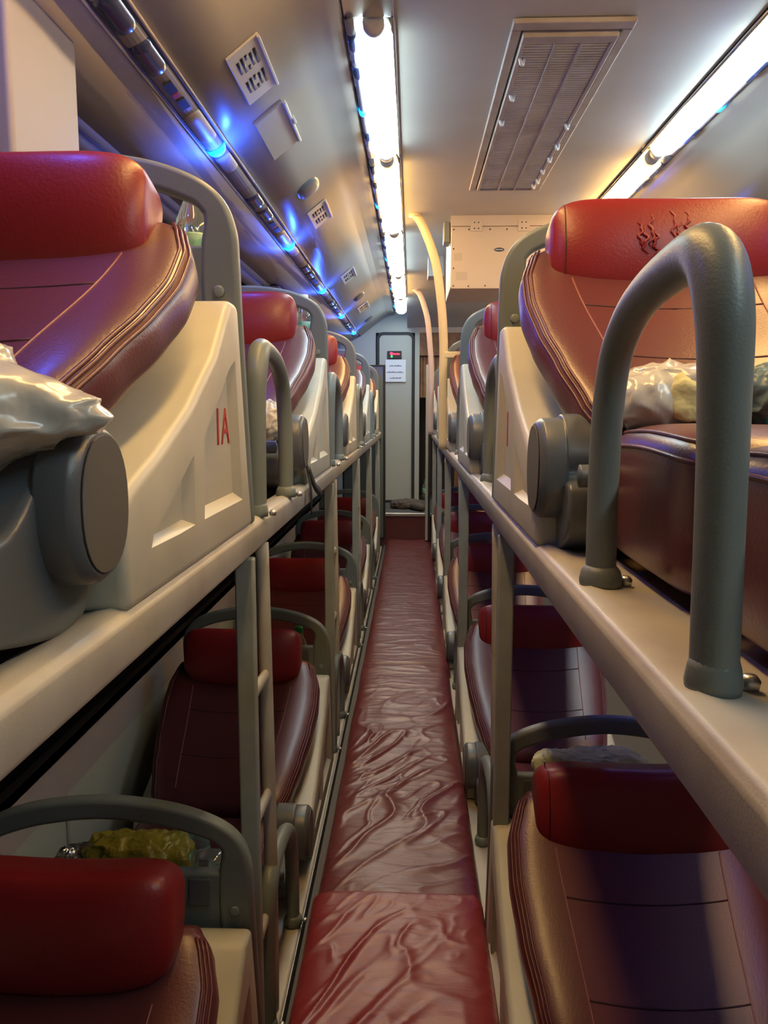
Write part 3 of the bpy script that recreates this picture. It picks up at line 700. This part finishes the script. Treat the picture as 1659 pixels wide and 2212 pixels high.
def recliner(t, sd, yc):
    zc = 0.112; X = lambda a: sd * (SW - a)
    # hinge cover
    P = [(-0.02, -0.112), (0.035, -0.100), (0.045, -0.04), (0.052, 0.0), (0.046, 0.04), (0.022, 0.066), (-0.008, 0.070), (-0.035, 0.052), (-0.055, 0.018), (-0.10, -0.012), (-0.165, -0.022), (-0.17, -0.075), (-0.09, -0.100)]
    if sd < 0: P = [(a * (0.5 if a < -0.06 else 1.0), b) for a, b in P]
    Pp = [(p.x, p.y) for p in smooth_path([(a, b, 0) for a, b in P + [P[0]]], 4)[:-1]]
    bm = bmesh.new(); prism_x(bm, [(yc + y, zc + z) for y, z in Pp], *sorted((X(0.028), X(0.085)))); o = finish('hinge_cover', bm, 'grey_dark', t, bevel=0.009)
    # round cap
    bm = bmesh.new(); rings = []
    for r, a in ((0.058, 0.034), (0.064, 0.031), (0.064, 0.029), (0.064, 0.006), (0.0632, 0.004), (0.0572, -0.003), (0.056, -0.0034), (0.02, -0.0034)):
        rings.append([bm.verts.new((X(a), yc + r * 0.92 * spow(math.cos(q), 0.9), zc - 0.002 + r * 1.06 * spow(math.sin(q), 0.9))) for q in [2 * math.pi * k / 32 for k in range(32)]])
    for r0, r1 in zip(rings, rings[1:]):
        for k in range(32): bm.faces.new((r0[k], r0[(k + 1) % 32], r1[(k + 1) % 32], r1[k]))
    bm.faces.new(rings[0]); bm.faces.new(list(reversed(rings[-1]))); hc = finish('hinge_cap', bm, 'grey_dark', t)
    bm = bmesh.new(); vv = [bm.verts.new((X(-0.0042), yc + 0.054 * 0.92 * spow(math.cos(q), 0.9), zc - 0.002 + 0.054 * 1.06 * spow(math.sin(q), 0.9))) for q in [2 * math.pi * k / 32 for k in range(32)]]
    bm.faces.new(vv); fc = finish('cap_face', bm, 'grey_cap', hc, smooth=False); md = fc.modifiers.new('s', 'SOLIDIFY'); md.thickness = 0.0012
    # ratchet gap and lever
    bm = bmesh.new(); 
    for k in range(7): lathe(bm, [(0.030, 0), (0.030, 0.004)], (X(0.090 + 0.006 * k) if sd > 0 else X(0.094 + 0.006 * k), yc - 0.01, zc + 0.055), 'X', 16)
    finish('ratchet', bm, 'black', t)
    ly = yc - (0.185 if sd > 0 else 0.105)
    bm = bmesh.new(); tube(bm, smooth_path([(X(0.095), ly, zc - 0.005), (X(0.070), ly - 0.003, zc - 0.004), (X(0.040), ly - 0.005, zc - 0.004), (X(0.034), ly - 0.005, zc - 0.004)], 4), 0.014, 0.014, ref=(0, 0, 1), n=16, taper=lambda q: 1.0 if q < 0.85 else 0.75); finish('lever', bm, 'grey_dark', t)
    boxo('lever_mount', 'black', t, *sorted((X(0.115), X(0.085))), ly - 0.022, ly + 0.020, zc - 0.045, zc + 0.02, bevel=0.006)
def make_seat(sd):
    t = thing('sleeper_seat', '', 'seat', (0, 0, 0))
    shell_body(t, sd); frame_body(t, sd); backrest(t, sd); cushions(t, sd); recliner(t, sd, -0.635 if sd > 0 else -0.575)
    return t
protoL = make_seat(1); protoR = make_seat(-1)
SL = [1.29, 2.56, 3.83, 5.08, 6.40]; SR = [1.665, 2.905, 4.15, 5.40, 6.62]
CXL, CXR = XL - SW, XR + SW
seats = {}
for deckname, z in (('upper', ZU), ('lower', ZL)):
    for nm, proto, ys, cx in (('left', protoL, SL, CXL), ('right', protoR, SR, CXR)):
        for k, y in enumerate(ys):
            lb = 'burgundy sleeper seat with red headrest in the %s %s row, %s' % (deckname, nm, ORD[k])
            if (nm, deckname, k) == ('left', 'upper', 0): lb = 'burgundy sleeper seat with red headrest, cream shell stencilled 1A, upper left nearest the camera'
            if (nm, deckname, k) == ('right', 'upper', 0): lb = 'brightly lit sleeper seat with cracked red headrest, upper right nearest the camera'
            g = '%s %s row of sleeper seats' % (deckname, nm)
            loc = (cx, y, z + 0.002)
            if deckname == 'upper' and k == 0: proto.location = loc; proto['label'] = lb; proto['group'] = g; seats[nm, deckname, k] = proto
            else: seats[nm, deckname, k] = dup(proto, loc, lb, g)
for key, dz in ((('left', 'lower', 0), 0.028), (('left', 'lower', 1), 0.022), (('left', 'upper', 0), -0.014)):
    for c in kids(seats[key]):
        if c.name.startswith('headrest') or c.data and c.data.name.startswith('headrest'): c.location.z += dz
# stencilled number on the nearest left shell
def text_mesh(name, s, size, m, parent, mtx, ext=0.0004):
    cu = bpy.data.curves.new(name, 'FONT'); cu.body = s; cu.size = size; cu.extrude = ext; cu.align_x = 'CENTER'; cu.align_y = 'CENTER'
    tmp = bpy.data.objects.new(name, cu); COL.objects.link(tmp)
    me = bpy.data.meshes.new_from_object(tmp.evaluated_get(bpy.context.evaluated_depsgraph_get())); bpy.data.objects.remove(tmp)
    me.materials.clear(); me.materials.append(MATS[m]); me.transform(mtx)
    o = bpy.data.objects.new(name, me); COL.objects.link(o); o.parent = parent; return o
side_m = Matrix(((0, 0, 1, 0), (1, 0, 0, 0), (0, 1, 0, 0), (0, 0, 0, 1)))    # text x -> +y, text y -> +z, faces +x
n_ = text_mesh('seat_number', '1A', 0.075, 'stencil_red', seats['left', 'upper', 0], Matrix.Translation((SW - 0.0112, -0.150, 0.162)) @ side_m); n_['label'] = 'red stencilled 1A'
o = boxo('seat_number', 'stencil_red', seats['right', 'upper', 0], -SW + 0.0108, -SW + 0.0122, -0.150, -0.142, 0.12, 0.185, bevel=None); o['label'] = 'faded red stencil stroke'
# cracks in the nearest right headrest
hr = [c for c in kids(seats['right', 'upper', 0]) if c.name.startswith('headrest')][0]

for k, (x, z0, z1) in enumerate(((-0.058, -0.015, 0.030), (-0.050, -0.022, 0.022), (-0.040, -0.012, 0.045), (-0.034, -0.025, 0.015), (-0.004, -0.005, 0.060), (0.004, -0.015, 0.030), (0.018, 0.000, 0.048), (0.024, -0.010, 0.020))):
    pts = []
    for j in range(15):
        q = j / 14; xx = x + 0.0030 * math.sin(11 * q + k * 2) + 0.0022 * math.sin(23 * q + k); zz = z0 + (z1 - z0) * q; u = xx / HW[-1]
        yy = -se_y(xx, zz, (HW[-1], 0.056, 0.085), 0.42, 0.36)
        p2 = Vector((xx, yy - 0.012 * (1 - u * u) + 0.020 * max(0, -zz / 0.07), zz + 0.012 * u * u - 0.006))
        pts.append(Vector((HX[-1], -0.245, HZ[-1])) + Matrix.Rotation(math.radians(-16), 3, 'X') @ p2)
    bm = bmesh.new(); tube(bm, pts, 0.0019, n=6, taper=lambda q: 0.3 + math.sin(math.pi * q)); c = finish('leather_crack', bm, 'red_leather', hr)

# hoop handrails
def make_hoop():
    t = thing('hoop_handrail', '', 'handrail', (0, 0, 0))
    bm = bmesh.new()
    P = smooth_path([(0, 0.155, 0.0), (0, 0.157, 0.10), (0, 0.150, 0.18), (0, 0.128, 0.235), (0, 0.085, 0.268), (0, 0.020, 0.288), (0, -0.080, 0.297), (0, -0.125, 0.288), (0, -0.150, 0.25), (0, -0.158, 0.19), (0, -0.162, 0.10), (0, -0.165, 0.0)], 7)
    tube(bm, P, 0.0158, 0.0170, n=24, taper=lambda q: 1.0 + 0.22 * math.exp(-((q - 0.66) / 0.13) ** 2)); finish('hoop', bm, 'grey_plastic', t)
    for y in (0.155, -0.165):
        bm = bmesh.new(); k_ = 1.0 if y > 0 else 0.84; lathe(bm, [(0.0215 * k_, 0.0), (0.0225 * k_, 0.008), (0.0205 * k_, 0.018), (0.0155, 0.024)], (0, y, 0), 'Z', 22); f = finish('foot_collar', bm, 'grey_plastic', t)
        bm = bmesh.new(); lathe(bm, [(0.006, 0.0), (0.007, 0.006), (0.004, 0.010)], (0.028 if y > 0 else 0.026, y + 0.004, 0.001), 'Z', 10); finish('bolt', bm, 'alu', f)
    return t
hp = make_hoop(); first = True
HL = [0.33 + 1.24 * k + (0.0 if k == 0 else 0.0) for k in range(5)]
for deckname, z in (('upper', ZU), ('lower', ZL)):
    for nm, ys, x, dy in (('left', SL, XL - 0.012, -1.00), ('right', SR, XR + 0.032, -0.980)):
        for k, y in enumerate(ys):
            if nm == 'left' and k == 0: continue
            lb = 'grey hoop handrail standing on the %s %s rail, %s' % (nm, deckname, ORD[k - (1 if nm == 'left' else 0)])
            if (nm, deckname, k) == ('right', 'upper', 0): lb = 'large grey hoop handrail in the right foreground'
            yy = y + dy
            if first: hp.location = (x, yy, z + 0.003); hp['label'] = lb; hp['group'] = 'hoop handrails'; first = False
            else: dup(hp, (x, yy, z + 0.003), lb, 'hoop handrails')

# ================================================================ AISLE MATTRESS
def mattress(name, y0, y1, x0, x1, zt, m, ny, nx, seed, amp, label):
    bm = bmesh.new(); rows = []
    def h(x, y):
        v = Vector((x * 3.0, y * 2.2, seed))
        wv = noise.noise_vector(v) * 0.35
        # diagonal folds
        c, s = math.cos(0.85), math.sin(0.85); u1 = (x * c + y * s); u2 = (-x * s + y * c)
        p = Vector((u2 * 9.5, u1 * 2.4, seed * 3.1)) + wv * 3.6
        r = max(0, 1 - abs(noise.noise(p)) * 4.6) ** 2; r += 0.5 * max(0, 1 - abs(noise.noise(p * 1.9 + Vector((5, 1, 2)))) * 5) ** 2
        p2 = Vector((x * 5.0, y * 17.0, seed * 1.7)) + wv * 3.0
        r2 = 1 - abs(noise.noise(p2)) * 2.4; r2 = max(0, r2) ** 2
        far = min(1, max(0, (y - 2.9) / 0.5)) if seed == 1 else 0
        msk = 0.10 + 0.90 * max(0, min(1, 0.5 + 1.6 * noise.noise(Vector((x * 4, y * 2.0, seed * 9)))))
        return amp * (r * (1 - far) * msk + r2 * (0.18 + 0.25 * far)) + 0.004 * noise.noise(Vector((x * 6, y * 5, seed)))
    for j in range(ny + 1):
        y = y0 + (y1 - y0) * j / ny; row = []
        for i in range(nx + 1):
            q = -1 + 2 * i / nx; e = (1 - abs(q) ** 10) ** 0.5; ey = (1 - abs(2 * j / ny - 1) ** (ny * 0.55)) ** 0.5
            x = (x0 + x1) / 2 + (x1 - x0) / 2 * q + 0.004 * noise.noise(Vector((q, y * 3, seed)))
            row.append(bm.verts.new((x, y, zt - 0.045 + 0.045 * e * max(ey, 0.0) + h(x, y) * e * ey)))
        rows.append(row)
    for a, b in zip(rows, rows[1:]):
        for k in range(nx): bm.faces.new((a[k], a[k + 1], b[k + 1], b[k]))
    # underside skirt
    loop = [rows[0][i] for i in range(nx + 1)] + [rows[j][nx] for j in range(1, ny + 1)] + [rows[ny][i] for i in range(nx - 1, -1, -1)] + [rows[j][0] for j in range(ny - 1, 0, -1)]
    low = [bm.verts.new((v.co.x, v.co.y, zt - 0.06)) for v in loop]
    for i in range(len(loop)): bm.faces.new((loop[i], loop[(i + 1) % len(loop)], low[(i + 1) % len(loop)], low[i]))
    bm.faces.new(low)
    o = finish(name, bm, m); p = Vector(((x0 + x1) / 2, (y0 + y1) / 2, zt - 0.06)); base_at(o, p)
    return tag(o, label, 'mattress')
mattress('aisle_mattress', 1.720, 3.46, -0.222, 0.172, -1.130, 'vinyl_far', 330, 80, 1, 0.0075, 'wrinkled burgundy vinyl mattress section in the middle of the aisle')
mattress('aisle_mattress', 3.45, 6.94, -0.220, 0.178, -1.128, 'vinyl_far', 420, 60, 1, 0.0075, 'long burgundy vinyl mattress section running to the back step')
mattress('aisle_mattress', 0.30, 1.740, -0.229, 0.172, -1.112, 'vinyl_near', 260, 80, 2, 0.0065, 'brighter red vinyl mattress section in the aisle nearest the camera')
struct(boxo('floor', 'floor_m', None, XL + 0.02, XR, Y0, 6.95, -1.33, -1.182, bevel=None))

# ================================================================ LOOSE THINGS
def crumple(bm, amp, sc, seed):
    for v in bm.verts:
        n = noise.noise_vector(v.co * sc + Vector((seed, 0, 0))); r = noise.noise(v.co * sc * 2.3 + Vector((0, seed, 0)))
        r2 = 1 - abs(noise.noise(v.co * sc * 1.4 + n * 1.2 + Vector((seed * 2, 0, 3)))) * 3.0; r3 = 1 - abs(noise.noise(v.co * sc * 3.2 + n * 1.5)) * 3.0
        v.co += n * amp + v.co.normalized() * (max(0, r2) ** 2 * amp * 0.7 + max(0, r3) ** 2 * amp * 0.2 + abs(r) * amp * 0.6)
def bag(name, label, cat, c, s, m, rotz=0, tip=None, amp=0.012, sc=14, seed=1, e=0.8):
    bm = bmesh.new()
    pillow(bm, (0, 0, 0), s, e, e, None, None, nu=110, nv=70)
    if tip:
        for v in bm.verts:
            q = max(0, (v.co.x * tip[0] / s[0]) - 0.35) / 0.65
            v.co.x += tip[0] * tip[1] * q * q; v.co.z *= (1 - 0.75 * q); v.co.y *= (1 - 0.6 * q)
    crumple(bm, amp, sc, seed)
    o = finish(name, bm, m); o.location = c; o.rotation_euler = (0, 0, rotz); return tag(o, label, cat)
b1 = bag('plastic_bag', 'crumpled white plastic bag with folded bedding on the nearest left seat', 'bag', (-0.425, 0.600, -0.004), (0.155, 0.095, 0.075), 'bag_white', rotz=0.10, tip=(1, 0.035), amp=0.013, sc=12, seed=21)
b2 = bag('plastic_bag', 'clear bag with pale yellow blanket on the right seat behind the big hoop', 'bag', (0.335, 1.035, 0.015), (0.088, 0.055, 0.036), 'bag_white', amp=0.010, sc=11, seed=5)
bm = bmesh.new(); pillow(bm, (0.022, -0.030, -0.002), (0.048, 0.035, 0.030), 0.7, 0.7); crumple(bm, 0.008, 20, 2); finish('yellow_blanket', bm, 'cloth_yellow', b2)
b3 = bag('plastic_bag', 'clear bag with green and dark teal cloth at the right edge', 'bag', (0.48, 0.98, 0.012), (0.075, 0.07, 0.042), 'cloth_teal', amp=0.012, sc=16, seed=8)
bm = bmesh.new(); pillow(bm, (-0.005, -0.04, -0.024), (0.060, 0.04, 0.026), 0.7, 0.7); crumple(bm, 0.006, 20, 4); finish('green_cloth', bm, 'cloth_green', b3)
bag('plastic_bag', 'small white bag on the second left upper seat seen behind the hoop', 'bag', (-0.36, 1.86, -0.025), (0.07, 0.06, 0.045), 'bag_white', amp=0.010, sc=18, seed=9)

def make_bottle(cap):
    t = thing('water_bottle', '', 'bottle', (0, 0, 0))
    bm = bmesh.new(); lathe(bm, [(0.024, 0.0), (0.029, 0.006), (0.029, 0.05), (0.027, 0.055), (0.029, 0.06), (0.029, 0.125), (0.026, 0.145), (0.014, 0.172), (0.012, 0.186)], (0, 0, 0), 'Z', 24); finish('body', bm, 'bottle_plastic', t)
    bm = bmesh.new(); lathe(bm, [(0.0295, 0.066), (0.0298, 0.068), (0.0298, 0.116), (0.0295, 0.118)], (0, 0, 0), 'Z', 24); finish('paper_label', bm, 'bottle_label', t)
    bm = bmesh.new(); lathe(bm, [(0.0145, 0.182), (0.0150, 0.184), (0.0150, 0.201), (0.0135, 0.204)], (0, 0, 0), 'Z', 20); finish('cap', bm, cap, t)
    return t
bg = make_bottle('cap_green'); bwht = make_bottle('cap_white')
zt_ = 0.349
def put(proto, used, loc, label, rot=(0, 0, 0)):
    if not used: o = proto; o.location = loc; o['label'] = label; o['group'] = 'water bottles'
    else: o = dup(proto, loc, label, 'water bottles')
    o.rotation_euler = rot; return o
put(bwht, 0, (-0.352, 1.315, ZU + zt_ + 0.001), 'water bottle with green label behind the nearest left headrest')
put(bwht, 1, (-0.345, 2.59, ZU + zt_ + 0.001), 'water bottle with green label behind the second left headrest')
put(bg, 0, (-0.325, 1.335, ZL + zt_ + 0.028), 'bottle lying in the tray behind the nearest lower left headrest', (0, math.radians(-90), 0.1))
put(bg, 1, (-0.437, 1.52, ZL + 0.168), 'green capped bottle standing on the second lower left seat')
put(bg, 1, (-0.405, 2.80, ZL + 0.210), 'green capped bottle standing on the third lower left seat')
put(bg, 1, (-0.345, 2.60, ZL + zt_ + 0.028), 'bottle lying in the tray behind the second lower left headrest', (0, math.radians(-90), -0.1))
put(bg, 1, (0.235, 2.915, ZU + zt_ - 0.05), 'green bottle behind the second right headrest', (0.2, 0.5, 0))
put(bg, 1, (0.14, YE + 0.25, -0.898), 'green bottle on the floor of the dark niche beside the washroom door')
def packet(name, label, c, s, m, seed):
    return bag(name, label, 'packet', c, s, m, amp=0.009, sc=20, seed=seed, e=0.6)
packet('snack_packet', 'yellow packet in the tray behind the nearest lower left headrest', (-0.485, 1.325, ZL + zt_ + 0.045), (0.095, 0.035, 0.040), 'yellow_pack', 3)
packet('snack_packet', 'silver wrapper at the left end of the nearest lower left tray', (-0.60, 1.325, ZL + zt_ + 0.030), (0.030, 0.03, 0.028), 'foil', 4)
packet('snack_packet', 'yellow packet in the tray behind the second lower left headrest', (-0.45, 2.60, ZL + zt_ + 0.040), (0.06, 0.035, 0.040), 'yellow_pack', 5)
packet('snack_packet', 'pale packet at the left end of the second lower left tray', (-0.60, 2.60, ZL + zt_ + 0.035), (0.07, 0.035, 0.035), 'cloth_yellow', 6)
packet('snack_packet', 'yellow packet in the tray behind the third lower left headrest', (-0.50, 3.87, ZL + zt_ + 0.045), (0.12, 0.035, 0.040), 'yellow_pack', 7)
packet('foil_packet', 'crumpled foil packet in the handle of the nearest right seat', (0.245, 1.66, ZU + zt_ + 0.095), (0.045, 0.025, 0.014), 'foil', 8)
packet('snack_packet', 'yellow packet in the tray behind the nearest lower right headrest', (0.40, 1.70, ZL + zt_ + 0.050), (0.12, 0.035, 0.045), 'cloth_yellow', 9)

# black strap hanging from the second left hinge over the rail
bm = bmesh.new()
def ribbon(bm, pts, w_, ref):
    P = smooth_path(pts, 8); a = []; 
    for i, p in enumerate(P):
        t_ = (P[min(i + 1, len(P) - 1)] - P[max(i - 1, 0)]).normalized(); r = Vector(ref); r = (r - t_ * r.dot(t_)).normalized(); q = i / (len(P) - 1)
        ww = w_ * (1 if q < 0.8 else (1 - q) / 0.2 * 0.8 + 0.2); a.append((bm.verts.new(p - r * ww), bm.verts.new(p + r * ww)))
    for (a0, a1), (b0, b1) in zip(a, a[1:]): bm.faces.new((a0, a1, b1, b0))
ribbon(bm, [(0, 0, 0), (0.030, -0.01, -0.03), (0.042, -0.005, -0.08), (0.050, -0.02, -0.125), (0.052, -0.03, -0.18)], 0.012, (0, 1, 0.2))
ribbon(bm, [(0.042, 0.0, -0.07), (0.052, 0.04, -0.115), (0.056, 0.10, -0.135), (0.058, 0.15, -0.150)], 0.011, (0, 0.3, 1))
o = finish('black_strap', bm, 'strap', None); md = o.modifiers.new('s', 'SOLIDIFY'); md.thickness = 0.002; o.location = (XL - 0.035, 1.96, ZU + 0.115)
tag(o, 'black fabric strap hanging over the left rail by the second seat hinge', 'strap')
bm = bmesh.new(); tube(bm, smooth_path([(-0.06, -0.03, 0.015), (-0.02, 0.0, 0.03), (0.02, 0.02, 0.035), (0.03, 0.03, 0.02)], 5), 0.004, 0.014, n=8)
o = finish('belt_loop', bm, 'strap', None); o.location = (XL - 0.05, 1.86, ZU + 0.125); tag(o, 'black belt end lying across the second left seat behind the hoop', 'strap')

# ---------------------------------------------------------------- far end
def glass_screen(name, x0, x1, z0, z1, y, label):
    t = thing(name, label, 'screen', ((x0 + x1) / 2, y, z0)); h = (x1 - x0) / 2; H = z1 - z0
    boxo('pane', 'glass_panel', t, -h + 0.012, h - 0.012, -0.004, 0.004, 0.012, H - 0.012, bevel=None)
    bm = bmesh.new(); box(bm, -h, -h + 0.014, -0.01, 0.01, 0, H); box(bm, h - 0.02, h, -0.01, 0.01, 0, H); box(bm, -h + 0.014, h - 0.02, -0.01, 0.01, H - 0.014, H); box(bm, -h + 0.014, h - 0.02, -0.01, 0.01, 0, 0.014)
    finish('frame', bm, 'rubber', t, bevel=0.003)
glass_screen('partition_screen', -0.60, -0.225, -1.12, 0.385, 6.93, 'smoky partition screen with black frame left of the aisle end')
t = thing('partition_panel', 'narrow pale and black edged partition right of the aisle end', 'screen', (0.15, 6.93, -1.12))
boxo('panel', 'door_m', t, -0.028, -0.006, -0.12, 0.0, 0.0, 1.50, bevel=0.003); boxo('black_edge', 'rubber', t, -0.006, 0.012, -0.11, 0.0, 0.0, 1.50, bevel=0.003)
# led sign
t = thing('led_sign', 'small black led sign with red and green lights above the washroom notice', 'sign', (-0.165, YE - 0.012, 0.49))
boxo('case', 'black', t, -0.068, 0.068, -0.02, 0.0, 0.0, 0.072, bevel=0.003)
bm = bmesh.new(); lathe(bm, [(0.014, -0.001), (0.014, 0.0)], (-0.030, -0.0205, 0.047), 'Y', 14)
for k in range(6): box(bm, -0.012 + 0.011 * k, -0.004 + 0.011 * k, -0.0215, -0.0205, 0.036 + 0.002 * (k % 2), 0.052 - 0.003 * (k % 3))
finish('red_lights', bm, 'led_red', t, smooth=False)
bm = bmesh.new(); lathe(bm, [(0.011, -0.001), (0.011, 0.0)], (-0.027, -0.0205, 0.020), 'Y', 12); finish('green_light', bm, 'led_green', t, smooth=False)
# notice
t = thing('paper_notice', 'white paper notice with three printed lines taped to the washroom door', 'notice', (-0.155, YE - 0.028, 0.27))
boxo('sheet', 'paper', t, -0.098, 0.098, -0.001, 0.001, 0.0, 0.210, bevel=None)
bm = bmesh.new()
for z, x0, x1 in ((0.145, -0.06, 0.05), (0.085, -0.085, 0.075), (0.030, -0.055, 0.050)):
    x = x0
    while x < x1:
        wd = random.uniform(0.004, 0.009); hh_ = random.choice((0.009, 0.009, 0.014)); box(bm, x, x + wd, -0.002, -0.0012, z, z + hh_); x += wd + 0.0025
finish('printed_lines', bm, 'ink', t, smooth=False)
# wooden slatted curtain in the niche
t = thing('wooden_screen', 'brown wooden slatted screen hanging in the opening beside the washroom', 'screen', (0.20, YE + 0.06, -0.02))
bm = bmesh.new()
for k in range(8): box(bm, -0.12 + 0.031 * k, -0.092 + 0.031 * k, -0.008, 0.008, 0.14, 0.54)
finish('slats', bm, 'brown_wood', t, bevel=0.003)
# things on the rear step
o = bag('cloth_bundle', 'dark cloth bundle on the floor before the washroom door', 'cloth', (-0.02, 7.35, -0.87), (0.16, 0.12, 0.04), 'cloth_dark', amp=0.02, sc=9, seed=12)
bm = bmesh.new(); pillow(bm, (0, 0, 0.035), (0.045, 0.11, 0.035), 0.8, 0.8); o = finish('shoe', bm, 'cloth_dark', None); o.location = (0.06, 7.15, -0.898); o.rotation_euler = (0, 0, 0.5); tag(o, 'dark shoe at the top of the rear step', 'shoe')
# unused prototypes are all placed; nothing is hidden
